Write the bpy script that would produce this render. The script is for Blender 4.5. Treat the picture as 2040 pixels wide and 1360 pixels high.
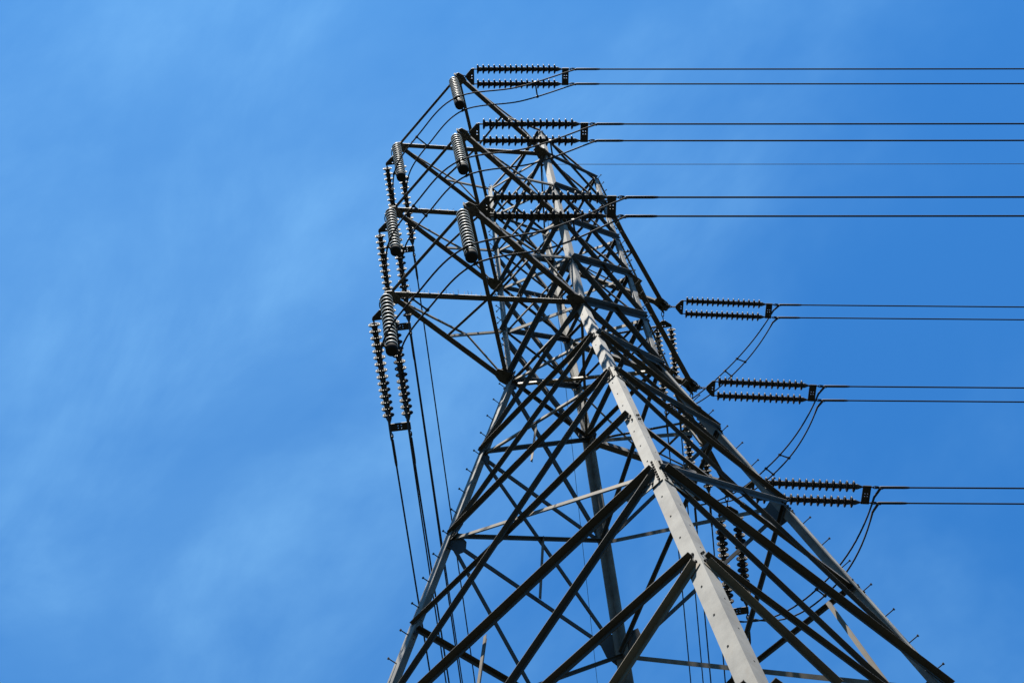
import bpy, math, random
from mathutils import Vector, Matrix
random.seed(7)
scene = bpy.context.scene
for o in list(bpy.data.objects):
    bpy.data.objects.remove(o)

# ---------------------------------------------------------------- camera
H = 26.52                                   # height of the tower waist above the ground
CAM = Vector((-10.6427, -7.8644, H - 24.9179))
AZ, PIT, ROLL, FPX = 0.7469039, 1.1158663, -0.1202507, 2644.682
fwd = Vector((math.cos(PIT) * math.cos(AZ), math.cos(PIT) * math.sin(AZ), math.sin(PIT)))
rgt = Vector((math.sin(AZ), -math.cos(AZ), 0))
upv = rgt.cross(fwd)
r_ = math.cos(ROLL) * rgt + math.sin(ROLL) * upv
u_ = -math.sin(ROLL) * rgt + math.cos(ROLL) * upv
cd = bpy.data.cameras.new('camera')
cam = bpy.data.objects.new('camera', cd)
scene.collection.objects.link(cam)
cam.matrix_world = Matrix.Translation(CAM) @ Matrix((r_, u_, -fwd)).transposed().to_4x4()
cd.sensor_width = 36.0
cd.lens = FPX / 2040 * 36.0
cd.clip_start = 0.1
cd.clip_end = 20000
scene.camera = cam

# ---------------------------------------------------------------- light, sky, exposure
SUN_DIR = Vector((-0.215, -0.145, 0.966)).normalized()      # towards the sun
sun_el = math.asin(SUN_DIR.z)
sun_rot = math.atan2(SUN_DIR.x, SUN_DIR.y)
ld = bpy.data.lights.new('sun', 'SUN')
ld.energy = 5.0
ld.angle = math.radians(0.5)
ld.color = (1.0, 0.95, 0.86)
sun = bpy.data.objects.new('sun', ld)
scene.collection.objects.link(sun)
sun.rotation_euler = SUN_DIR.to_track_quat('Z', 'Y').to_euler()
sun.location = (-30, -15, 60)

w = bpy.data.worlds.new("World")
scene.world = w
w.use_nodes = True
nt = w.node_tree
nt.nodes.clear()
def N(t, tree=None, **kw):
    n = (tree or nt).nodes.new(t)
    for k, v in kw.items():
        setattr(n, k, v)
    return n
def L(a, b, tree=None):
    (tree or nt).links.new(a, b)
sky = N('ShaderNodeTexSky')
sky.sky_type = 'NISHITA'
sky.sun_disc = False
sky.sun_elevation = sun_el
sky.sun_rotation = sun_rot
sky.air_density = 1.0
sky.dust_density = 0.3
sky.ozone_density = 3.0
tint = N('ShaderNodeMix', data_type='RGBA', blend_type='MULTIPLY')
tint.inputs[0].default_value = 1.0
tint.inputs[7].default_value = (0.190, 0.615, 0.925, 1)
L(sky.outputs[0], tint.inputs[6])
# thin high cirrus: two layers of stretched noise on a sheet far overhead
tc = N('ShaderNodeTexCoord')
sep = N('ShaderNodeSeparateXYZ')
L(tc.outputs['Generated'], sep.inputs[0])
zc = N('ShaderNodeMath', operation='MAXIMUM'); zc.inputs[1].default_value = 0.15
L(sep.outputs[2], zc.inputs[0])
dx = N('ShaderNodeMath', operation='DIVIDE'); dy = N('ShaderNodeMath', operation='DIVIDE')
L(sep.outputs[0], dx.inputs[0]); L(zc.outputs[0], dx.inputs[1])
L(sep.outputs[1], dy.inputs[0]); L(zc.outputs[0], dy.inputs[1])
cmb = N('ShaderNodeCombineXYZ')
L(dx.outputs[0], cmb.inputs[0]); L(dy.outputs[0], cmb.inputs[1])
def cirrus(rot, scale, nscale, lo, hi, loc=(0, 0, 0), detail=6.0):
    mp = N('ShaderNodeMapping')
    mp.inputs['Rotation'].default_value = (0, 0, math.radians(rot))
    mp.inputs['Scale'].default_value = scale
    mp.inputs['Location'].default_value = loc
    L(cmb.outputs[0], mp.inputs[0])
    ns = N('ShaderNodeTexNoise')
    ns.inputs['Scale'].default_value = nscale
    ns.inputs['Detail'].default_value = detail
    ns.inputs['Roughness'].default_value = 0.6
    ns.inputs['Distortion'].default_value = 0.35
    L(mp.outputs[0], ns.inputs['Vector'])
    mr = N('ShaderNodeMapRange', interpolation_type='SMOOTHSTEP')
    mr.inputs[1].default_value = lo; mr.inputs[2].default_value = hi
    L(ns.outputs[0], mr.inputs[0])
    return mr.outputs[0]
c1 = cirrus(-20, (1.0, 0.8, 1), 1.3, 0.36, 0.78, (8.62, 7.63, 0), 6.0)
c2 = cirrus(-50, (1.0, 0.5, 1), 7.0, 0.35, 0.84, (0.0, 1.89, 0), 10.0)
pm = N('ShaderNodeMath', operation='MULTIPLY'); L(c1, pm.inputs[0]); L(c2, pm.inputs[1])
p1 = N('ShaderNodeMath', operation='MULTIPLY'); p1.inputs[1].default_value = 0.13; L(c1, p1.inputs[0])
p2 = N('ShaderNodeMath', operation='MULTIPLY_ADD'); p2.inputs[1].default_value = 0.15
L(pm.outputs[0], p2.inputs[0]); L(p1.outputs[0], p2.inputs[2])
cl = N('ShaderNodeMix', data_type='RGBA')
cl.inputs[7].default_value = (2.8, 5.5, 7.5, 1)
L(p2.outputs[0], cl.inputs[0]); L(tint.outputs[2], cl.inputs[6])
bg = N('ShaderNodeBackground')
bg.inputs['Strength'].default_value = 0.052
L(cl.outputs[2], bg.inputs[0])
wo = N('ShaderNodeOutputWorld')
L(bg.outputs[0], wo.inputs[0])

scene.view_settings.view_transform = 'Standard'
scene.view_settings.look = 'None'
scene.view_settings.exposure = 2.07
scene.view_settings.gamma = 1.0
scene.view_settings.use_curve_mapping = False

# ---------------------------------------------------------------- materials
def steel(name, base, dirt, rust, rust_amt, rough=0.62, metal=0.15, scale=1.0):
    m = bpy.data.materials.new(name)
    m.use_nodes = True
    t = m.node_tree
    b = t.nodes['Principled BSDF']
    tcn = N('ShaderNodeTexCoord', t)
    n1 = N('ShaderNodeTexNoise', t); n1.inputs['Scale'].default_value = 1.6 * scale; n1.inputs['Detail'].default_value = 8; n1.inputs['Roughness'].default_value = 0.65
    L(tcn.outputs['Object'], n1.inputs['Vector'], t)
    r1 = N('ShaderNodeMapRange', t); r1.inputs[1].default_value = 0.42; r1.inputs[2].default_value = 0.62
    L(n1.outputs[0], r1.inputs[0], t)
    mx = N('ShaderNodeMix', t, data_type='RGBA'); mx.inputs[6].default_value = (*base, 1); mx.inputs[7].default_value = (*dirt, 1)
    L(r1.outputs[0], mx.inputs[0], t)
    mp = N('ShaderNodeMapping', t); mp.inputs['Scale'].default_value = (1, 1, 0.35)
    L(tcn.outputs['Object'], mp.inputs[0], t)
    n2 = N('ShaderNodeTexNoise', t); n2.inputs['Scale'].default_value = 7 * scale; n2.inputs['Detail'].default_value = 9; n2.inputs['Roughness'].default_value = 0.7
    L(mp.outputs[0], n2.inputs['Vector'], t)
    r2 = N('ShaderNodeMapRange', t, interpolation_type='SMOOTHSTEP'); r2.inputs[1].default_value = 0.62 - 0.25 * rust_amt; r2.inputs[2].default_value = 0.80 - 0.2 * rust_amt; r2.inputs[4].default_value = min(1, .35 + rust_amt * .6)
    L(n2.outputs[0], r2.inputs[0], t)
    m2 = N('ShaderNodeMix', t, data_type='RGBA'); m2.inputs[7].default_value = (*rust, 1)
    L(r2.outputs[0], m2.inputs[0], t); L(mx.outputs[2], m2.inputs[6], t)
    # fine zinc speckle
    n3 = N('ShaderNodeTexNoise', t); n3.inputs['Scale'].default_value = 90; n3.inputs['Detail'].default_value = 3
    L(tcn.outputs['Object'], n3.inputs['Vector'], t)
    r3 = N('ShaderNodeMapRange', t); r3.inputs[3].default_value = 0.8; r3.inputs[4].default_value = 1.2
    L(n3.outputs[0], r3.inputs[0], t)
    m3 = N('ShaderNodeMix', t, data_type='RGBA', blend_type='MULTIPLY'); m3.inputs[0].default_value = 1
    L(m2.outputs[2], m3.inputs[6], t); L(r3.outputs[0], m3.inputs[7], t)
    L(m3.outputs[2], b.inputs['Base Color'], t)
    b.inputs['Metallic'].default_value = metal
    rr = N('ShaderNodeMapRange', t); rr.inputs[3].default_value = rough - .1; rr.inputs[4].default_value = rough + .2
    L(n2.outputs[0], rr.inputs[0], t); L(rr.outputs[0], b.inputs['Roughness'], t)
    bp = N('ShaderNodeBump', t); bp.inputs['Strength'].default_value = 0.052; bp.inputs['Distance'].default_value = 0.01
    L(n2.outputs[0], bp.inputs['Height'], t); L(bp.outputs[0], b.inputs['Normal'], t)
    return m
def plain(name, col, rough=0.5, metal=0.0, var=0.25, scale=12, coat=0.0):
    m = bpy.data.materials.new(name)
    m.use_nodes = True
    t = m.node_tree
    b = t.nodes['Principled BSDF']
    tcn = N('ShaderNodeTexCoord', t)
    n1 = N('ShaderNodeTexNoise', t); n1.inputs['Scale'].default_value = scale; n1.inputs['Detail'].default_value = 6
    L(tcn.outputs['Object'], n1.inputs['Vector'], t)
    r1 = N('ShaderNodeMapRange', t); r1.inputs[3].default_value = 1 - var; r1.inputs[4].default_value = 1 + var
    L(n1.outputs[0], r1.inputs[0], t)
    mx = N('ShaderNodeMix', t, data_type='RGBA', blend_type='MULTIPLY'); mx.inputs[0].default_value = 1; mx.inputs[6].default_value = (*col, 1)
    L(r1.outputs[0], mx.inputs[7], t); L(mx.outputs[2], b.inputs['Base Color'], t)
    b.inputs['Roughness'].default_value = rough
    b.inputs['Metallic'].default_value = metal
    b.inputs['Coat Weight'].default_value = coat
    b.inputs['Specular IOR Level'].default_value = 0.07
    return m
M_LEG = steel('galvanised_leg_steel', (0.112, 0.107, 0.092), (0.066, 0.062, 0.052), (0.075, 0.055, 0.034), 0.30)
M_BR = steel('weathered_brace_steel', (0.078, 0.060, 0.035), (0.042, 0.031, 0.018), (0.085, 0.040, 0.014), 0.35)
M_BRD = steel('shaded_brace_steel', (0.023, 0.020, 0.015), (0.012, 0.010, 0.007), (0.032, 0.017, 0.007), 0.3)  # darker copy of the brace steel, with shade put into its colour
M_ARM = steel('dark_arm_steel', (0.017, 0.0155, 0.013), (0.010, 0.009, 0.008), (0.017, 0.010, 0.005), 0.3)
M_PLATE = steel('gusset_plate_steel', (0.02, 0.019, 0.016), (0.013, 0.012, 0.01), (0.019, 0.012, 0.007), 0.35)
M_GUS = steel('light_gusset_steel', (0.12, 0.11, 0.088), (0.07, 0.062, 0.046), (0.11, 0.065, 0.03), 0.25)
M_BOLT = plain('dark_bolt_steel', (0.025, 0.024, 0.022), 0.7, 0.1)
M_DARK = plain('black_painted_iron', (0.010, 0.010, 0.010), 0.8)
M_HOLE = plain('bolt_hole_dark', (0.012, 0.012, 0.012), 0.9)
M_FIT = plain('forged_fitting_steel', (0.022, 0.022, 0.022), 0.65, 0.1)
M_CAP = plain('insulator_cap_steel', (0.03, 0.031, 0.032), 0.7, 0.0)
M_BACKLIT = plain('backlit_porcelain', (0.012, 0.010, 0.009), 0.6, 0.0, 0.2, 12, 0.0)  # grey porcelain seen against the sky, its backlit darkness put into the colour
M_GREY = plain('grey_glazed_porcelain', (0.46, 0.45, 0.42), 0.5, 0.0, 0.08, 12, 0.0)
M_UNDER = plain('shaded_disc_underside', (0.03, 0.03, 0.03), 0.9)  # dark colour stands in for the shade beneath each hanging disc
M_CABLE = plain('aluminium_conductor', (0.018, 0.018, 0.02), 0.85)
M_CONC = plain('footing_concrete', (0.32, 0.31, 0.29), 0.9, 0, 0.3, 5)

# ---------------------------------------------------------------- helpers
col = scene.collection
class MB:
    def __init__(s):
        s.v = []; s.f = []; s.mi = []; s.sm = []
    def add(s, verts, faces, mi=0, smooth=False):
        o = len(s.v)
        s.v += [tuple(p) for p in verts]
        s.f += [tuple(i + o for i in f) for f in faces]
        s.mi += [mi] * len(faces); s.sm += [smooth] * len(faces)
    def prism(s, prof, p, q, ex, ey, mi=0):
        """extrude a 2-D outline (list of (a,b)) from p to q with axes ex, ey"""
        n = len(prof)
        vs = [p + ex * a + ey * b for a, b in prof] + [q + ex * a + ey * b for a, b in prof]
        fs = [(i, (i + 1) % n, n + (i + 1) % n, n + i) for i in range(n)]
        fs += [tuple(reversed(range(n))), tuple(range(n, 2 * n))]
        s.add(vs, fs, mi)
    def box(s, c, ax, ay, az, mi=0):
        vs = [c + ax * i + ay * j + az * k for i in (-1, 1) for j in (-1, 1) for k in (-1, 1)]
        s.add(vs, [(0, 1, 3, 2), (4, 6, 7, 5), (0, 4, 5, 1), (2, 3, 7, 6), (0, 2, 6, 4), (1, 5, 7, 3)], mi)
    def angle(s, p, q, u, v, wu, wv, t):
        """rolled steel angle: corner on p-q, flanges along u and v"""
        d = (q - p).normalized()
        u = (u - d * u.dot(d)).normalized()
        v = (v - d * v.dot(d)); v = (v - u * v.dot(u)).normalized()
        s.prism([(0, 0), (wu, 0), (wu, t), (t, t), (t, wv), (0, wv)], p, q, u, v)
    def tube(s, pts, rad, n=8, mi=0, caps=True):
        rs = rad if isinstance(rad, (list, tuple)) else [rad] * len(pts)
        rings = []
        a = None
        for i, p in enumerate(pts):
            d = (pts[min(i + 1, len(pts) - 1)] - pts[max(i - 1, 0)]).normalized()
            if a is None:
                a = d.orthogonal().normalized()
            a = (a - d * a.dot(d)).normalized()
            b = d.cross(a)
            rings.append([p + (a * math.cos(2 * math.pi * k / n) + b * math.sin(2 * math.pi * k / n)) * rs[i] for k in range(n)])
        vs = [x for r in rings for x in r]
        fs = []
        for i in range(len(pts) - 1):
            for k in range(n):
                fs.append((i * n + k, i * n + (k + 1) % n, (i + 1) * n + (k + 1) % n, (i + 1) * n + k))
        s.add(vs, fs, mi, True)
        if caps:
            e = (len(pts) - 1) * n
            s.add(rings[0], [tuple(reversed(range(n)))], mi); s.add(rings[-1], [tuple(range(n))], mi)
    def lathe(s, prof, o, axis, n=20, mi=0):
        """prof: (radius, distance along axis)"""
        a = axis.orthogonal().normalized(); b = axis.cross(a)
        vs = []
        for r, h in prof:
            vs += [o + axis * h + (a * math.cos(2 * math.pi * k / n) + b * math.sin(2 * math.pi * k / n)) * r for k in range(n)]
        fs = []
        for i in range(len(prof) - 1):
            for k in range(n):
                fs.append((i * n + k, i * n + (k + 1) % n, (i + 1) * n + (k + 1) % n, (i + 1) * n + k))
        s.add(vs, fs, mi, True)
    def torus(s, c, ax, ay, rx, ry, r, n=16, m=6, mi=0):
        pts = [c + ax * rx * math.cos(2 * math.pi * k / n) + ay * ry * math.sin(2 * math.pi * k / n) for k in range(n)]
        nz = ax.cross(ay).normalized()
        vs = []
        for i, p in enumerate(pts):
            d = (pts[(i + 1) % n] - pts[i - 1]).normalized(); b = d.cross(nz)
            vs += [p + (b * math.cos(2 * math.pi * k / m) + nz * math.sin(2 * math.pi * k / m)) * r for k in range(m)]
        fs = [(i * m + k, i * m + (k + 1) % m, ((i + 1) % n) * m + (k + 1) % m, ((i + 1) % n) * m + k) for i in range(n) for k in range(m)]
        s.add(vs, fs, mi, True)
    def plate(s, c, n, a, outline, t, mi=0):
        """flat plate with outline (u,v) about c, normal n, first axis a"""
        a = (a - n * a.dot(n)).normalized(); b = n.cross(a)
        s.prism(outline, c - n * t / 2, c + n * t / 2, a, b, mi)
    def bolt(s, c, n, r=0.022, h=0.02, mi=1):
        a = n.orthogonal().normalized(); b = n.cross(a)
        s.prism([(r * math.cos(k * math.pi / 3), r * math.sin(k * math.pi / 3)) for k in range(6)], c, c + n * h, a, b, mi)
    def mesh(s, name, mats):
        me = bpy.data.meshes.new(name)
        me.from_pydata(s.v, [], s.f)
        for m in (mats if isinstance(mats, (list, tuple)) else [mats]):
            me.materials.append(m)
        me.polygons.foreach_set('material_index', s.mi)
        me.polygons.foreach_set('use_smooth', s.sm)
        me.update()
        return me
    def obj(s, name, mats, parent=None):
        return link(name, s.mesh(name, mats), parent)
def link(name, me, parent=None, mat=None):
    o = bpy.data.objects.new(name, me)
    col.objects.link(o)
    if parent:
        o.parent = parent
    if mat:
        o.matrix_local = mat
    return o
def tag(o, label, cat, group=None, kind=None):
    if label: o['label'] = label
    if cat: o['category'] = cat
    if group: o['group'] = group
    if kind: o['kind'] = kind
    return o
def V(*a): return Vector(a)
X, Y, Z = V(1, 0, 0), V(0, 1, 0), V(0, 0, 1)

# ---------------------------------------------------------------- tower geometry
ZL = {'0': 12.2084, '1': 9.9659, '1b': 7.3389, '2': 4.8878, '2c': 2.4031, '3': 0.0, '3b': -2.879, '4': -5.6116,
      '4b': -8.12, '5': -10.6127, '6': -13.3141, '7': -16.3, '8': -20.6, '9': -25.9}
W0, W3, W6, KAP = 1.137, 1.1593, 3.3153, 1.0217
def half(z):
    if z >= 0: return W3 + (W0 - W3) * z / ZL['0']
    return W3 + (W6 - W3) * z / ZL['6']
SGN = {'A': (-1, -1), 'B': (-1, 1), 'C': (1, -1), 'D': (1, 1)}
def node(leg, lv):
    z = ZL[lv] if isinstance(lv, str) else lv
    h = half(z); sx, sy = SGN[leg]
    p = V(sx * h, sy * h * KAP, z + H)
    if leg == 'B' and z < ZL['4']:            # this leg spreads slightly more towards its foot
        p += V(-.75, .66, 0) * .028 * min(ZL['4'] - z, 14)
    return p
FACES = [('A', 'B', V(-1, 0, 0)), ('B', 'D', V(0, 1, 0)), ('D', 'C', V(1, 0, 0)), ('C', 'A', V(0, -1, 0))]

tower = bpy.data.objects.new('transmission_tower', None)
col.objects.link(tower)
tag(tower, 'tall grey steel lattice tower with three pairs of cross arms, seen from below', 'pylon')

# legs ------------------------------------------------------------
def leg_width(z): return 0.155 if z >= 0 else (0.182 if z > ZL['5'] else 0.20)
LEG_T = 0.018
for lg in 'ABCD':
    sx, sy = SGN[lg]
    m = MB()
    for lo, hi in (('3', '0'), ('5', '3'), ('9', '5')):
        p, q = node(lg, lo), node(lg, hi)
        if hi == '0': q = q + (q - p).normalized() * 0.05
        wv = leg_width(ZL[lo] + .5 if lo != '9' else -20)
        m.angle(p, q, V(-sx, 0, 0), V(0, -sy, 0), wv, wv, LEG_T)
    # bolt groups where the braces meet the leg
    for lv in ZL:
        if ZL[lv] < -17: continue
        c = node(lg, lv); up_ = (node(lg, ZL[lv] + .4) - c).normalized() if ZL[lv] < 12 else Z
        for k in range(4):
            q = c + up_ * (-.16 + .10 * k)
            m.bolt(q + V(sx * .002, -sy * (.06 + .05 * (k % 2)), 0), V(sx, 0, 0), .016, .02, 1)
            m.bolt(q + V(-sx * (.06 + .05 * (k % 2)), sy * .002, 0), V(0, sy, 0), .016, .02, 1)
    # unused step-bolt holes along both flanges
    z = ZL['8']
    k = 0
    while z < ZL['0']:
        c = node(lg, z)
        if k % 2 == 0:
            m.plate(c + V(sx * 0.0012, -sy * leg_width(z) * .6, 0), V(sx, 0, 0), Y, [(0.013 * math.cos(a * .785), 0.013 * math.sin(a * .785)) for a in range(8)], 0.002, 2)
        else:
            m.plate(c + V(-sx * leg_width(z) * .6, sy * 0.0012, 0), V(0, sy, 0), X, [(0.011 * math.cos(a * .785), 0.011 * math.sin(a * .785)) for a in range(8)], 0.002, 2)
        z += 0.33; k += 1
    lo_ = m.obj('leg', [M_LEG, M_BOLT, M_HOLE], tower)
    if lg in 'BC':
        sb = MB()
        d = Z
        sb.tube([V(0, 0, 0), V(0, 0, 0.17)], 0.0095, 6)
        sb.tube([V(0, 0, 0.165), V(0, 0, 0.185)], 0.021, 6)
        sbm = sb.mesh('step_bolt', M_BOLT)
        z = ZL['9'] + 2.6; k = 0
        while z < ZL['0'] + 0.05:
            c = node(lg, z)
            for which in (0, 1):
                if which == 1 and z < 0.2: continue
                if lg == 'B':
                    dirn, base = (V(-1, 0, 0), c + V(0, -0.05, 0)) if which == 0 else (V(0, 1, 0), c + V(0.05, 0, -.3))
                else:
                    dirn, base = (V(0, -1, 0), c + V(-0.05, 0, 0)) if which == 0 else (V(1, 0, 0), c + V(0, 0.05, -.3))
                o = link('step_bolt', sbm, lo_, Matrix.Translation(base) @ dirn.to_track_quat('Z', 'Y').to_matrix().to_4x4())
            z += 0.655

# bracing ---------------------------------------------------------
def brace(p, q, n, outer, wid, wid2, t, name, over=0.06, mat=None, lift=0.0, out=None):
    """angle member in a face with outward normal n. outer: outside the leg, outstanding flange outwards at the lower edge"""
    d = (q - p).normalized()
    p = p - d * over; q = q + d * over
    upd = n.cross(d)
    if upd.z < 0: upd = -upd
    s = 1 if (outer if out is None else out) else -1
    off = n * (0.004 if outer else -(LEG_T + 0.016)) + upd * (wid / 2) + n * (1 if outer else -1) * lift
    m = MB()
    m.angle(p + off, q + off, -upd, n * s, wid, wid2, t)
    return m.obj(name, mat or M_BR, tower)
def fnormal(P, Q, n, zlo, zhi):
    a = node(P, zlo); b = node(Q, zlo); c = node(P, zhi)
    nn = (b - a).cross(c - a).normalized()
    return nn if nn.dot(n) > 0 else -nn
PAN = [('1', '0', .075), ('1b', '1', .085), ('2', '1b', .09), ('2c', '2', .10), ('3', '2c', .11), ('3b', '3', .085), ('4', '3b', .082),
       ('5', '4', .082), ('7', '5', .086), ('8', '7', .12), ('9', '8', .12)]
for P, Q, n in FACES:
    for lo, hi, wd in PAN:
        nn = fnormal(P, Q, n, lo, hi)
        # outer member: second leg low -> first leg high ; inner member: first leg low -> second leg high
        fac = 1.3 if (P, Q) in (('C', 'A'), ('B', 'D')) and lo in ('1b', '2', '2c', '3', '3b') else 1.0
        if not (P == 'C' and lo == '7'):
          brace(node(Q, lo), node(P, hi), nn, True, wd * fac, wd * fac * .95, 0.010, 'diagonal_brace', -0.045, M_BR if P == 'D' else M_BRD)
        brace(node(P, lo), node(Q, hi), nn, False, wd * .8, wd * .8 * fac, 0.010, 'diagonal_brace', -0.03, M_BR if P == 'A' else M_BRD, out=(P == 'C'))  # sunlit diagonals keep the lighter steel, the rest have shade in their colour
    HOR = [('0', .065), ('1', .06), ('1b', .045), ('2', .06), ('2c', .045), ('3', .07), ('3b', .088), ('4', .088), ('5', .112), ('7', .13), ('8', .12)]
    for lv, wd in HOR:
        z = ZL[lv]
        nn = fnormal(P, Q, n, z - 1 if z > -20 else z, z if z > -20 else z + 1)
        if z > 0.01: nn = n
        thick = lv in ('3b', '4', '5', '7', '8')
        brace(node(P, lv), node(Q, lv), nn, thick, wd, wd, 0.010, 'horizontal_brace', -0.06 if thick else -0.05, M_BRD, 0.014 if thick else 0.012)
    # redundant members: half-height horizontals to the crossing, struts
    for lv, lo, hi in (('4b', '5', '4'), ('6', '7', '5')):
        nn = fnormal(P, Q, n, lo, hi)
        a, b = node(P, lv), node(Q, lv)
        # crossing of the two diagonals
        w1, w2 = half(ZL[lo]), half(ZL[hi])
        tcr = w1 / (w1 + w2)
        xc = (node(P, lo) + (node(Q, hi) - node(P, lo)) * tcr)
        xc = xc - Z * .22
        zx = xc.z - H - .12
        ot = lv == '6' or P == 'A'
        e0 = (xc - node(P, zx)).normalized() * .068; e1 = (node(Q, zx) - xc).normalized() * .068
        brace(node(P, zx), xc + e0, nn, ot, .085, .085, 0.009, 'redundant_brace', -.066, M_BRD, 0.014)
        brace(xc - e1, node(Q, zx), nn, ot, .07, .07, 0.009, 'redundant_brace', -.066, M_BRD, 0.017)
        if lv == '6':
            for a_, b_ in ((P, Q), (Q, P)):
                dq = node(a_, lo) + (node(b_, hi) - node(a_, lo)) * (tcr * .5)
                brace(node(a_, zx) + Z * -.12, dq, nn, True, .085, .085, 0.008, 'redundant_brace', -0.03, None, 0.016)
            fr = .57 if P == 'A' else (.43 if Q == 'A' else .5)
            hm = node(P, hi).lerp(node(Q, hi), fr)
            brace(hm + Z * .03, xc + (hm - node(P, hi).lerp(node(Q, hi), .5)), nn, False, .055, .055, 0.008, 'redundant_brace', 0.05, None, 0.02)
    # hanger from the crossing of the panel above level 4 to the horizontal
    nn = fnormal(P, Q, n, '4', '3b')
    w1, w2 = half(ZL['4']), half(ZL['3b'])
    xc = node(P, '4') + (node(Q, '3b') - node(P, '4')) * (w1 / (w1 + w2))
    hm = (node(P, '4') + node(Q, '4')) / 2
    brace(xc, hm, nn, False, .06, .045, 0.007, 'redundant_brace', 0.04, None, 0.02)

# plan bracing at the waist and at level 4/5
for lv, wd in (('0', .05), ('3', .06)):
    for a, b in ((('A', 'D'),) if lv == '0' else (('A', 'D'), ('B', 'C'))):
        p, q = node(a, lv), node(b, lv)
        d = (q - p).normalized()
        m = MB()
        zz = -0.09 if a == 'A' else -0.16
        m.angle(p + d * .2 + Z * zz, q - d * .2 + Z * zz, Z, Z.cross(d), wd, wd, .008)
        m.obj('plan_brace', M_BRD if a == 'A' else M_BR, tower)

# face gussets at the big joints
for P, Q, n in FACES:
    for lv, sz0 in (('4', .78), ('5', 1.0), ('3b', .40), ('3', .45)):
        nn = fnormal(P, Q, n, ZL[lv] - 1, ZL[lv])
        for a, b in ((P, Q), (Q, P)):
            c = node(a, lv); inw = (node(b, lv) - c).normalized()
            sz = {('4', 'D'): .92, ('4', 'B'): .66, ('4', 'C'): .9}.get((lv, a), sz0)
            ey = (c - node(a, ZL[lv] - 1)).normalized()
            m = MB()
            ol = [(0.012, -.36), (.46, -.30), (.60, -.06), (.52, .30), (.20, .42), (.012, .42)]
            cc = c + nn * 0.0085
            m.prism([(x * sz if x > .1 else x, y * sz) for x, y in ol], cc - nn * .006, cc + nn * .006, inw, ey)
            for k in range(8):
                m.bolt(cc + inw * .05 + ey * sz * (-.30 + k * .095) + nn * .005, nn, 0.017, 0.022, 1)
            for k in range(5):
                m.bolt(cc + inw * sz * (.16 + .05 * k) + ey * sz * (-.26 + .05 * (k % 3)) + nn * .005, nn, 0.018, 0.022, 1)
            m.obj('gusset_plate', [M_GUS if a == 'A' else M_BRD, M_BOLT], tower)  # plates off leg A take the steel with painted-in shade

# cross arms -------------------------------------------------------
ARML = {'1': 4.357, '2': 4.3695, '3': 4.3008}
ARMR = {'1': 4.4499, '2': 4.3732, '3': 4.2726}
TW, DZL, DZR = 1.2476, 0.10, -0.36
ABOVE = {'1': '0', '2': '1b', '3': '2c'}
def tip(kind, i):
    if kind == 'N': return V(-ARML[i], -TW, ZL[i] + H + DZL)
    if kind == 'F': return V(-ARML[i], TW, ZL[i] + H + DZL)
    return V(ARMR[i], 0, ZL[i] + H + DZR + .16)
def flat_angle(p, q, wid, t, name, par, mat, side=1, z=0.0, up=True):
    d = (q - p).normalized()
    s = Z.cross(d).normalized() * side
    upd = s.cross(d); upd = upd if upd.z > 0 else -upd
    m = MB()
    o = -s * wid / 2 + upd * z
    m.angle(p + o, q + o, s, upd if up else -upd, wid, wid, t)
    return m.obj(name, mat, par)
def spikes(p, q, k, par, ln=0.25):
    m = MB()
    d = (q - p)
    for i in range(k):
        b = p + d * (0.06 + 0.88 * (i + random.uniform(-.3, .3)) / k) + Z * 0.05
        e = b + Z * ln * random.uniform(.7, 1.1) + V(random.uniform(-.05, .05), random.uniform(-.05, .05), 0)
        m.tube([b, e], 0.004, 4)
    return m.obj('bird_spikes', M_FIT, par)
def hplate(c, pts, t, par, bolts=()):
    m = MB()
    m.prism(pts, c - Z * t / 2, c + Z * t / 2, X, Y)
    for bx, by in bolts:
        m.bolt(c + X * bx + Y * by - Z * t / 2, -Z, .02, .02, 1)
    return m.obj('gusset_plate', [M_PLATE, M_BOLT], par)
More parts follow.
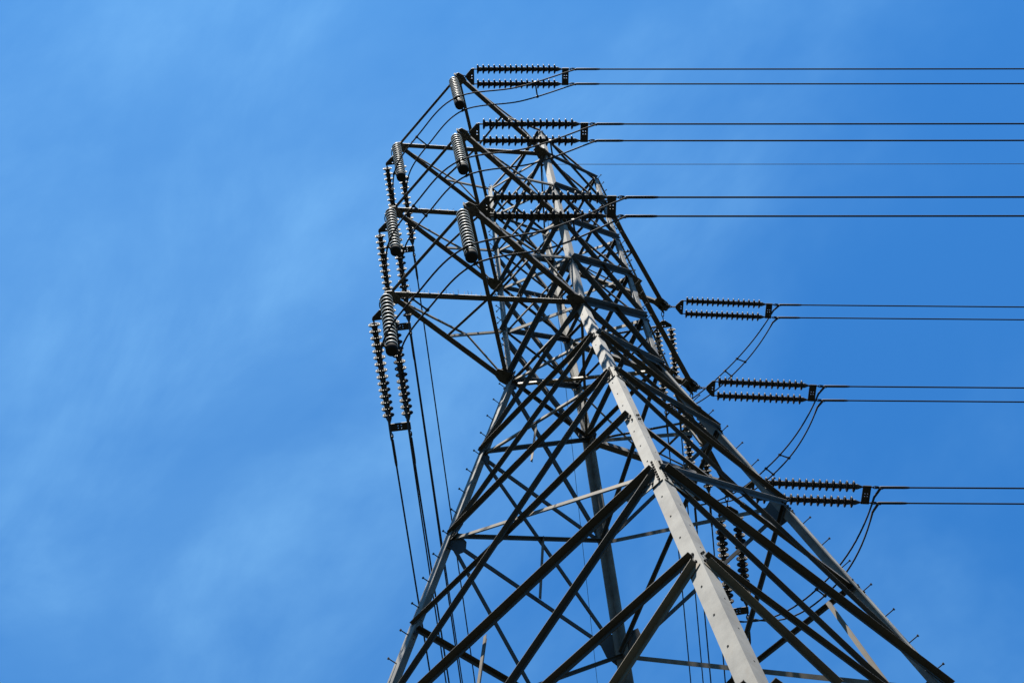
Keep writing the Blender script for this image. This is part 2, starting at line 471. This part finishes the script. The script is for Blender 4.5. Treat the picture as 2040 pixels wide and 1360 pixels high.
for i in '123':
    # ---- left arm: two tips, each tied to legs A and B
    arm = link('cross_arm', None, tower)
    A, B = node('A', i) + V(0, 0, -.02), node('B', i) + V(0, 0, -.02)
    n_, f_ = tip('N', i), tip('F', i)
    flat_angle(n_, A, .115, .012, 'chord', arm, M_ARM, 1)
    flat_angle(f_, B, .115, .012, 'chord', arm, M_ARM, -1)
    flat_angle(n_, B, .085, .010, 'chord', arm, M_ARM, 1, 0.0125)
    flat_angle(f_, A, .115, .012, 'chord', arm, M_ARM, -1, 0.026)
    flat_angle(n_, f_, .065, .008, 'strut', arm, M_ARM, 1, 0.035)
    pn, pf = n_.lerp(A, .5), f_.lerp(B, .48)
    cr = V(n_.lerp(B, .52).x, 0, n_.z)
    for a, b in ((pn, cr), (cr, pf)):
        flat_angle(a, b, .055, .007, 'strut', arm, M_ARM, 1, 0.045)
    ta, tb = node('A', ABOVE[i]), node('B', ABOVE[i])
    flat_angle(pn, ta, .05, .007, 'tie', arm, M_BR, 1)
    flat_angle(pf, tb, .05, .007, 'tie', arm, M_BR, 1)
    for t0, tt, pp, ee in ((n_, ta, pn, A), (f_, tb, pf, B)):
        qq = pp.lerp(tt, .33)
        flat_angle(t0 + (pp - t0) * .12, qq, .04, .006, 'tie', arm, M_BR, 1, .02)
        flat_angle(qq, ee, .035, .006, 'tie', arm, M_BR, 1, .03)
    # node plates
    for c, sy in ((A, -1), (B, 1)):
        hplate(c + V(-.1, 0, -.012), [(x, y * sy) if sy > 0 else (x, -y) for x, y in [(-.27, -.11), (.02, -.22), (.15, -.13), (.16, .07), (-.05, .10), (-.25, .04)]][::1 if sy > 0 else 1],
               .012, arm, [(-.18, 0), (-.1, -.08 * sy), (.05, -.15 * sy), (.1, .02)])
        hplate(c + V(-.1, 0, .055), [(-.22, -.10), (.06, -.20), (.18, -.08), (.18, .08), (-.05, .10)] if sy > 0 else [(-.22, .10), (-.05, -.10), (.18, -.08), (.18, .08), (.06, .20)], .010, arm)
    for c, sy in ((n_, -1), (f_, 1)):
        hplate(c + V(.04, 0, -.008), [(-.15, -.02), (-.05, -.12), (.18, -.11), (.21, .07), (.04, .12), (-.10, .09)] if sy > 0 else [(-.15, .02), (-.10, -.09), (.04, -.12), (.21, -.07), (.18, .11), (-.05, .12)],
               .014, arm, [(.1, .05), (.1, -.05), (.2, 0)])
        m = MB()
        dirs = V(.75, -.66, 0) if sy < 0 else V(.73, .68, 0)
        m.box(c + dirs * .02 + Z * .02, dirs * .07, dirs.cross(Z) * .012, Z * .075)
        m.box(c + V(-.06, 0, -.06), X * .07, Y * .012, Z * .08)
        m.obj('hanger_plate', [M_PLATE], arm)
    spikes(f_, A, 60, arm)
    spikes(n_, A, 40, arm, .16)
    # ---- right arm: a single tip tied to legs C and D
    arm = link('cross_arm', None, tower)
    C_, D_ = node('C', i) + V(0, 0, -.02), node('D', i) + V(0, 0, -.02)
    r = tip('R', i)
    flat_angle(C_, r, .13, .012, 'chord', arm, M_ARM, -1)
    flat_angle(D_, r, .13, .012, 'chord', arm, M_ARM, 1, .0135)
    pc, pd = C_.lerp(r, .45), D_.lerp(r, .45)
    flat_angle(pc, pd, .055, .007, 'strut', arm, M_ARM, 1, .03)
    flat_angle(pc, D_, .055, .007, 'strut', arm, M_ARM, 1, .04)
    for P_, lgn in ((pc, 'C'), (pd, 'D')):
        tt = node(lgn, ABOVE[i])
        flat_angle(P_, tt, .05, .007, 'tie', arm, M_BR, 1)
        qq = P_.lerp(tt, .33)
        flat_angle(r + (P_ - r) * .1, qq, .04, .006, 'tie', arm, M_BR, 1, .02)
    for c, sy in ((C_, -1), (D_, 1)):
        hplate(c + V(.08, 0, -.012), [(-.2, -.06), (.2, -.09), (.22, .06), (-.02, .18), (-.2, .1)] if sy < 0 else [(-.2, -.1), (-.02, -.18), (.22, -.06), (.2, .09), (-.2, .06)], .012, arm, [(.1, 0), (-.05, -.08 * sy)])
    m = MB()
    m.prism([(-.34, -.15), (.0, -.15), (.16, -.08), (.16, .08), (.0, .15), (-.34, .15)], r - Z * .012, r + Z * .004, X, Y)
    m.box(r + V(-.03, 0, -.10), X * .13, Y * .011, Z * .085)
    m.box(r + V(-.03, 0, -.10), X * .011, Y * .13, Z * .085)
    m.box(r + V(-.02, -.12, -.085), X * .12, Y * .01, Z * .07)
    m.box(r + V(-.02, .12, -.085), X * .12, Y * .01, Z * .07)
    for bx in (-.1, 0, .08):
        m.bolt(r + V(bx, -.13, -.08), -Y, .02, .025, 1)
    m.obj('hanger_plate', [M_PLATE, M_BOLT], arm)
    spikes(C_, r, 40, arm)
# footings
for lg in 'ABCD':
    c = node(lg, '9'); c.z = 0.2
    m = MB()
    m.prism([(-.55, -.45), (-.45, -.55), (.45, -.55), (.55, -.45), (.55, .45), (.45, .55), (-.45, .55), (-.55, .45)], V(c.x, c.y, -.6), V(c.x, c.y, .62), X, Y)
    m.obj('concrete_footing', M_CONC, tower)

# ---------------------------------------------------------------- insulators
NDISC, PITCH, SEP = 15, 0.146, 0.40
def disc_mesh(name, mats):
    m = MB()
    # rim at h=0, dome and cap towards +h, open ribbed bell towards -h
    m.lathe([(0.040, .040), (.068, .032), (.100, .016), (.120, .005), (.127, -.002), (.127, -.010), (.122, -.016)], V(0, 0, 0), Z, 24, 0)
    m.lathe([(.122, -.016), (.110, -.010), (.104, -.026), (.094, -.026), (.090, -.010), (.080, -.010), (.076, -.024), (.066, -.024), (.060, -.008), (.020, -.006)], V(0, 0, 0), Z, 24, 1)
    return m.mesh(name, mats)
DISC_DARK = disc_mesh('insulator_disc', [M_BACKLIT, M_BACKLIT])
m = MB()
m.lathe([(0.040, .056), (.070, .046), (.105, .030), (.123, .014), (.128, .002), (.128, -.018), (.123, -.024)], V(0, 0, 0), Z, 28, 0)
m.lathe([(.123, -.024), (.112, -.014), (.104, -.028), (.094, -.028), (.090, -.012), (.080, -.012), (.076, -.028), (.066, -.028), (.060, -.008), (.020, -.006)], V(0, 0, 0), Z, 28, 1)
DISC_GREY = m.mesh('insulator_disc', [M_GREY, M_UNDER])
def cap_prof(h0):
    return [(.012, h0 + .024), (.052, h0 + .026), (.062, h0 + .044), (.062, h0 + .070), (.054, h0 + .095), (.046, h0 + .112), (.034, h0 + .122), (.016, h0 + .128), (.012, h0 + .136)]
XM = Matrix.Rotation(math.radians(90), 4, 'Y')      # local +Z -> +X
def strain_meshes(link_len):
    y0 = link_len
    out = {}
    m = MB()          # chain of forged links
    m.tube([V(0, 0, 0), V(.07, 0, 0)], .02, 8)
    nl = max(1, round((link_len - .1) / .10)); sp = (link_len - .10) / nl
    for k in range(nl):
        cx = .07 + sp * (k + .5)
        if k % 2 == 0: m.torus(V(cx, 0, 0), X, Y, sp * .62, .033, .012)
        else: m.torus(V(cx, 0, 0), X, Z, sp * .62, .033, .012)
    m.tube([V(link_len - .05, 0, 0), V(link_len + .04, 0, 0)], .017, 8)
    out['link_chain'] = m.mesh('link_chain', M_FIT)
    m = MB()          # triangular yoke with two holes drawn as real openings would be: two plates and bosses
    w2 = SEP / 2
    def strip(xa, xb, ya, yb): m.box(V((xa + xb) / 2, (ya + yb) / 2, 0), X * (xb - xa) / 2, Y * (yb - ya) / 2, Z * .010)
    # plate made round two through holes
    hx0, hx1 = y0 + .125, y0 + .147
    m.prism([(y0 - .02, -.05), (y0 - .02, .05), (y0 + .085, w2 * .86), (y0 + .125, w2 + .02), (y0 + .125, -w2 - .02), (y0 + .085, -w2 * .86)], V(0, 0, -.010), V(0, 0, .010), X, Y)
    for ya, yb in ((-w2 - .02, -.048), (-.024, .024), (.048, w2 + .02)):
        strip(hx0, hx1, ya, yb)
    m.prism([(hx1, -w2 - .02), (hx1, w2 + .02), (y0 + .155, w2 + .03), (y0 + .20, w2 + .03), (y0 + .20, -w2 - .03), (y0 + .155, -w2 - .03)][::-1], V(0, 0, -.010), V(0, 0, .010), X, Y)
    out['yoke_plate'] = m.mesh('yoke_plate', M_FIT)
    s0 = y0 + .20
    m = MB()          # caps, pins and end fittings of one string
    m.tube([V(s0 - .06, 0, 0), V(s0 + .10, 0, 0)], .018, 8)
    for k in range(NDISC):
        m.lathe(cap_prof(s0 + .10 + k * PITCH), V(0, 0, 0), X, 14)
        m.tube([V(s0 + .10 + k * PITCH - .03, 0, 0), V(s0 + .10 + k * PITCH + .05, 0, 0)], .016, 8)
    e = s0 + .10 + NDISC * PITCH
    m.lathe([(.05, e - .075), (.045, e - .03), (.022, e + .03), (.016, e + .1)], V(0, 0, 0), X, 12)
    out['core'] = m.mesh('insulator_string', M_CAP)
    out['discs'] = [s0 + .10 + k * PITCH for k in range(NDISC)]
    f0 = e + .05
    m = MB()          # rectangular far yoke with four holes (three strips by two)
    xs = [f0, f0 + .052, f0 + .070, f0 + .110, f0 + .128, f0 + .18]
    ys = [-w2 - .035, -.043, -.025, .025, .043, w2 + .035]
    for a in range(5):
        for b in range(5):
            if a in (1, 3) and b in (1, 3): continue
            m.box(V((xs[a] + xs[a + 1]) / 2, (ys[b] + ys[b + 1]) / 2, 0), X * (xs[a + 1] - xs[a]) / 2, Y * (ys[b + 1] - ys[b]) / 2, Z * .010)
    for s in (-1, 1):
        m.tube([V(f0 - .05, s * w2, 0), V(f0 + .02, s * w2, 0)], .02, 8)
        m.tube([V(f0 + .16, s * w2, 0), V(f0 + .24, s * w2, 0)], .016, 8)
        m.torus(V(f0 + .27, s * w2, 0), X, Y, .055, .03, .011)
    out['far_yoke'] = m.mesh('yoke_plate', M_FIT)
    out['end'] = f0 + .30
    return out
SM = {k: strain_meshes(v) for k, v in (('short', .25), ('long', .34), ('mid', .24))}
def strain(p, az, s, kind, label):
    d = V(math.cos(az), math.sin(az), -s).normalized()
    yv = Z.cross(d).normalized(); zv = d.cross(yv)
    mw = Matrix.Translation(p) @ Matrix((d, yv, zv)).transposed().to_4x4()
    g = SM[kind]
    root = bpy.data.objects.new('strain_insulator', None)
    col.objects.link(root)
    root.matrix_world = mw
    tag(root, label, 'insulator', 'strain insulator pairs on the arm tips')
    link('link_chain', g['link_chain'], root)
    link('yoke_plate', g['yoke_plate'], root)
    for sgn in (-1, 1):
        st = link('insulator_string', g['core'], root, Matrix.Translation((0, sgn * SEP / 2, 0)))
        for x in g['discs']:
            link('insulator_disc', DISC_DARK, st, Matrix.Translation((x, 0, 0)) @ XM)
    link('yoke_plate', g['far_yoke'], root)
    return [mw @ V(g['end'], sgn * SEP / 2, 0) for sgn in (-1, 1)], d, yv

def cable(p, az, s, label, group, length=230.0, r=0.019):
    hd = V(math.cos(az), math.sin(az), 0)
    root = bpy.data.objects.new('power_cable', None); col.objects.link(root)
    root.location = p
    tag(root, label, 'cable', group)
    c = s / 300.0
    pos = lambda l: hd * l - Z * (s * l - c * l * l)
    m = MB()
    ls = [0.55, 1.5, 4, 8, 14, 22, 34, 50, 70, 95, 125, 160, 200, length]
    m.tube([pos(l) for l in ls], r, 8)
    m.obj('conductor', M_CABLE, root)
    m = MB()
    m.tube([pos(-.02), pos(.06), pos(.08), pos(.60), pos(.68), pos(.72)], [.02, .02, .031, .031, .026, .0195], 10)
    m.torus(pos(0.0), hd, hd.cross(Z), .04, .028, .011)
    m.box(pos(.07) - Z * .03 - hd * .0, hd * .05, hd.cross(Z) * .012, Z * .035)
    m.obj('dead_end_clamp', M_FIT, root)
    return root

LEV = {'1': 'top', '2': 'middle', '3': 'bottom'}
LINES = {('N', '1'): (-.7176, .06, .06), ('N', '2'): (-.7180, .06, .06), ('N', '3'): (-.7184, .06, .06),
         ('R', '1'): (-.7041, .13, .05), ('R', '2'): (-.7047, .13, .05), ('R', '3'): (-.7069, .12, .05),
         ('F', '1'): (.7521, .10, .06), ('F', '2'): (.7553, .10, .06), ('F', '3'): (.7488, .10, .06),
         ('Ra', '1'): (.7288, .14, .05), ('Ra', '2'): (.7241, .14, .05), ('Ra', '3'): (.7169, .14, .05)}
ENDS = {}
for (k, i), (az, ss, sc_) in LINES.items():
    lv = LEV[i]
    if k == 'N': p = tip('N', i) + V(.0, .02, .03); lab = f'paired dark insulator strings on the near tip of the {lv} left arm, pulling right'; kd = 'short'
    elif k == 'F': p = tip('F', i) + V(-.10, .18, -.06); lab = f'paired dark insulator strings hanging away down the photo from the {lv} left arm'; kd = 'mid'
    elif k == 'R': p = tip('R', i) + V(-.04, -.03, -.15); lab = f'paired dark insulator strings on the {lv} right arm, pulling right'; kd = 'long'
    else: p = tip('R', i) + V(.0, .10, -.12); lab = f'paired dark insulator strings running away down the photo from the {lv} right arm'; kd = 'long'
    ends, d, yv = strain(p, az, ss, kd, lab)
    # sgn -1 = first entry
    if k in ('N', 'R'): tags = ('lower', 'upper')
    else: tags = ('right', 'left')
    side = 'left' if k in ('N', 'F') else 'right'
    for e, tg in zip(ends, tags):
        if k in ('N', 'R'):
            lab = f'{tg} of the two black cables leaving the {lv} {side} arm towards the right edge'
            gp = 'cables running off to the right'
        else:
            lab = f'{tg} of the two black cables running down the photo from the {lv} {side} arm'
            gp = 'cables running away down the photo'
        cable(e, az, sc_, lab, gp)
    ENDS[(k, i)] = (ends, d, yv)

# suspension strings that carry the jumpers on the left arms ----------
m = MB()
m.tube([V(0, 0, 0.06), V(0, 0, -.12)], .02, 8)
m.torus(V(0, 0, -.02), X, Z, .03, .05, .012)
HANG_LINK = m.mesh('link_chain', M_FIT)
m = MB()
for k in range(14):
    m.lathe([(r, h - .12 - k * PITCH - .13) for r, h in [(.012, .04), (.044, .044), (.05, .06), (.048, .09), (.03, .108), (.012, .12)]], V(0, 0, 0), Z, 14)
    m.tube([V(0, 0, -.12 - k * PITCH - .02), V(0, 0, -.12 - k * PITCH - .16)], .014, 8)
HANG_CORE = m.mesh('insulator_string', M_CAP)
zb = -.12 - 14 * PITCH - .02
m = MB()
m.tube([V(0, 0, zb + .12), V(0, 0, zb + .02)], .02, 8)
m.lathe([(.0, zb + .075), (.085, zb + .07), (.112, zb + .05), (.118, zb + .03), (.118, zb - .16), (.105, zb - .185), (.095, zb - .188), (0, zb - .188)], V(0, 0, 0), Z, 24)
HANG_BELL = m.mesh('end_weight', M_DARK)
m = MB()
m.box(V(0, 0, zb - .06), X * .02, Y * .19, Z * .02)
for s in (-1, 1):
    m.tube([V(-.05, s * .19, zb - .06), V(.05, s * .19, zb - .06)], .03, 8)
HANG_CLAMP = m.mesh('jumper_clamp', M_FIT)
HB = {}
for i in '123':
    for k in 'NF':
        p = tip(k, i) + (V(-.07, .12, -.09) if k == 'N' else V(-.10, .0, -.09))
        root = bpy.data.objects.new('suspension_insulator', None); col.objects.link(root)
        lean = V(.105, .0, -1).normalized() if k == 'F' else V(.06, -.02, -1).normalized()
        zv = -lean
        ang = (.62 if k == 'F' else 2.5)
        xh = V(math.cos(ang + .0), math.sin(ang), 0)
        # local X along the jumper, local Y across it
        path = V(-.35, .94, 0) if k == 'N' else V(.25, .97, 0)
        xv = (path - zv * path.dot(zv)).normalized(); yv = zv.cross(xv)
        mw = Matrix.Translation(p) @ Matrix((xv, yv, zv)).transposed().to_4x4()
        root.matrix_world = mw
        tag(root, f'hanging grey disc string with black weight, {"near" if k == "N" else "far"} tip of {LEV[i]} left arm', 'insulator', 'hanging grey insulators under the left arms')
        link('link_chain', HANG_LINK, root)
        st = link('insulator_string', HANG_CORE, root)
        for q in range(14):
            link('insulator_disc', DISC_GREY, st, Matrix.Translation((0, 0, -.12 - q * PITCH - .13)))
        link('end_weight', HANG_BELL, root)
        link('jumper_clamp', HANG_CLAMP, root)
        HB[(k, i)] = (mw @ V(0, .19, zb - .06), mw @ V(0, -.19, zb - .06))

# jumper loops --------------------------------------------------------
def catmull(pts, n=10):
    P = [pts[0] * 2 - pts[1]] + pts + [pts[-1] * 2 - pts[-2]]
    out = []
    for a in range(1, len(P) - 2):
        p0, p1, p2, p3 = P[a - 1:a + 3]
        for k in range(n):
            t = k / n
            out.append(.5 * ((2 * p1) + (p2 - p0) * t + (2 * p0 - 5 * p1 + 4 * p2 - p3) * t * t + (3 * p1 - p0 - 3 * p2 + p3) * t ** 3))
    out.append(pts[-1])
    return out
def jumper(pa, pb, label, spacer_at):
    root = bpy.data.objects.new('jumper_loop', None); col.objects.link(root)
    root.location = pa[0]
    o = pa[0]
    tag(root, label, 'cable', 'jumper cable pairs looping under the arms')
    for pts in (pa, pb):
        m = MB(); m.tube([p - o for p in pts], .0185, 8)
        m.tube([pts[0] - o, pts[1] - o, pts[2] - o], [.03, .026, .02], 8)
        m.tube([pts[-3] - o, pts[-2] - o, pts[-1] - o], [.02, .026, .03], 8)
        m.obj('cable', M_CABLE, root)
    for t in spacer_at:
        a = pa[int(t * (len(pa) - 1))] - o
        b = min(pb, key=lambda q: (q - o - a).length) - o
        m = MB(); m.tube([a, b], .019, 8)
        d = (b - a).normalized()
        for e in (a, b):
            m.tube([e - d * .03, e + d * .03], .032, 8)
        m.obj('spacer', M_FIT, root)
for i in '123':
    eN, dN, yN = ENDS[('N', i)]
    eF, dF, yF = ENDS[('F', i)]
    hn, hf = HB[('N', i)], HB[('F', i)]
    tracks = []
    for s in (0, 1):
        a = eN[s]; b = eF[1 - s]
        # s=0: inner track (towards the tower)? both tracks keep their side
        n_ = hn[s]; f_ = hf[s]
        am = a.lerp(n_, .5) + V(0, 0, -.42) ; bm = b.lerp(f_, .5) + V(0, 0, -.42)
        a0 = a + dN * .06 - Z * .05; b0 = b + dF * .06 - Z * .05
        a1 = a - dN * .12 - Z * .22; b1 = b - dF * .12 - Z * .22
        mid = n_.lerp(f_, .5) + V(-.16, 0, -.10)
        tracks.append(catmull([a0, a1, am, n_, mid, f_, bm, b1, b0], 10))
    jumper(tracks[0], tracks[1], f'pair of black jumper cables looping under the {LEV[i]} left arm past two hanging insulators', [.22, .52])
    eR, dR, yR = ENDS[('R', i)]
    eA, dA, yA = ENDS[('Ra', i)]
    tracks = []
    for s in (0, 1):
        a = eR[1 - s]; b = eA[s]
        pts = [a + dR * .06 - Z * .04]
        sag = {'1': .7, '2': 1.05, '3': 1.25}[i]
        n = 28
        for k in range(1, n):
            t = k / n
            # flattened catenary; the two leads keep their spacing
            u = 2 * t - 1
            dz = -sag * (1 - abs(u) ** 2.3)
            p = a.lerp(b, t) + Z * dz
            pts.append(p)
        pts.append(b + dA * .06 - Z * .04)
        tracks.append(pts)
    jumper(tracks[0], tracks[1], f'pair of black jumper cables hanging in a deep loop below the {LEV[i]} right arm', [.36, .5])

# earth wires ----------------------------------------------------------
ep = node('A', '0').lerp(node('D', '0'), .31) + V(0, 0, -.05)
def earth(az, s, label):
    hd = V(math.cos(az), math.sin(az), 0)
    m = MB(); c = s / 300
    m.tube([hd * l - Z * (s * l - c * l * l) for l in [0, 2, 5, 10, 18, 30, 50, 80, 120, 170, 230]], .0085, 6)
    o = m.obj('earth_wire', M_CABLE); o.location = ep
    tag(o, label, 'wire', 'thin earth wires at the tower top')
earth(-.715, .05, 'thin grey earth wire running from the tower top to the right edge')
earth(.745, .05, 'thin grey earth wire running away down the photo behind the tower legs')
m = MB()
m.tube([V(0, 0, .10), V(0, 0, -.03)], .018, 8)
m.box(V(0, 0, 0), X * .06, Y * .03, Z * .03)
o = m.obj('earth_wire_hanger', M_FIT, tower); o.location = ep

# ---------------------------------------------------------------- ground
gm = bpy.data.materials.new('dry_grass_ground'); gm.use_nodes = True
t = gm.node_tree; b = t.nodes['Principled BSDF']
tcn = N('ShaderNodeTexCoord', t)
n1 = N('ShaderNodeTexNoise', t); n1.inputs['Scale'].default_value = 0.35; n1.inputs['Detail'].default_value = 12
L(tcn.outputs['Object'], n1.inputs['Vector'], t)
rmp = N('ShaderNodeValToRGB', t)
rmp.color_ramp.elements[0].position = .3; rmp.color_ramp.elements[0].color = (.006, .009, .004, 1)
rmp.color_ramp.elements[1].position = .75; rmp.color_ramp.elements[1].color = (.016, .017, .009, 1)
L(n1.outputs[0], rmp.inputs[0], t); L(rmp.outputs[0], b.inputs['Base Color'], t)
b.inputs['Roughness'].default_value = .95
m = MB()
ng, RG = 48, 6000
vs = [V(0, 0, 0)]; fs = []
for rr in (30, 200, RG):
    vs += [V(rr * math.cos(2 * math.pi * k / ng), rr * math.sin(2 * math.pi * k / ng), 0) for k in range(ng)]
for k in range(ng):
    fs.append((0, 1 + k, 1 + (k + 1) % ng))
    for q in range(2):
        fs.append((1 + q * ng + k, 1 + (q + 1) * ng + k, 1 + (q + 1) * ng + (k + 1) % ng, 1 + q * ng + (k + 1) % ng))
m.add(vs, fs)
g = m.obj('ground', gm)
tag(g, 'dark grassy ground around the tower feet', 'ground', None, 'structure')
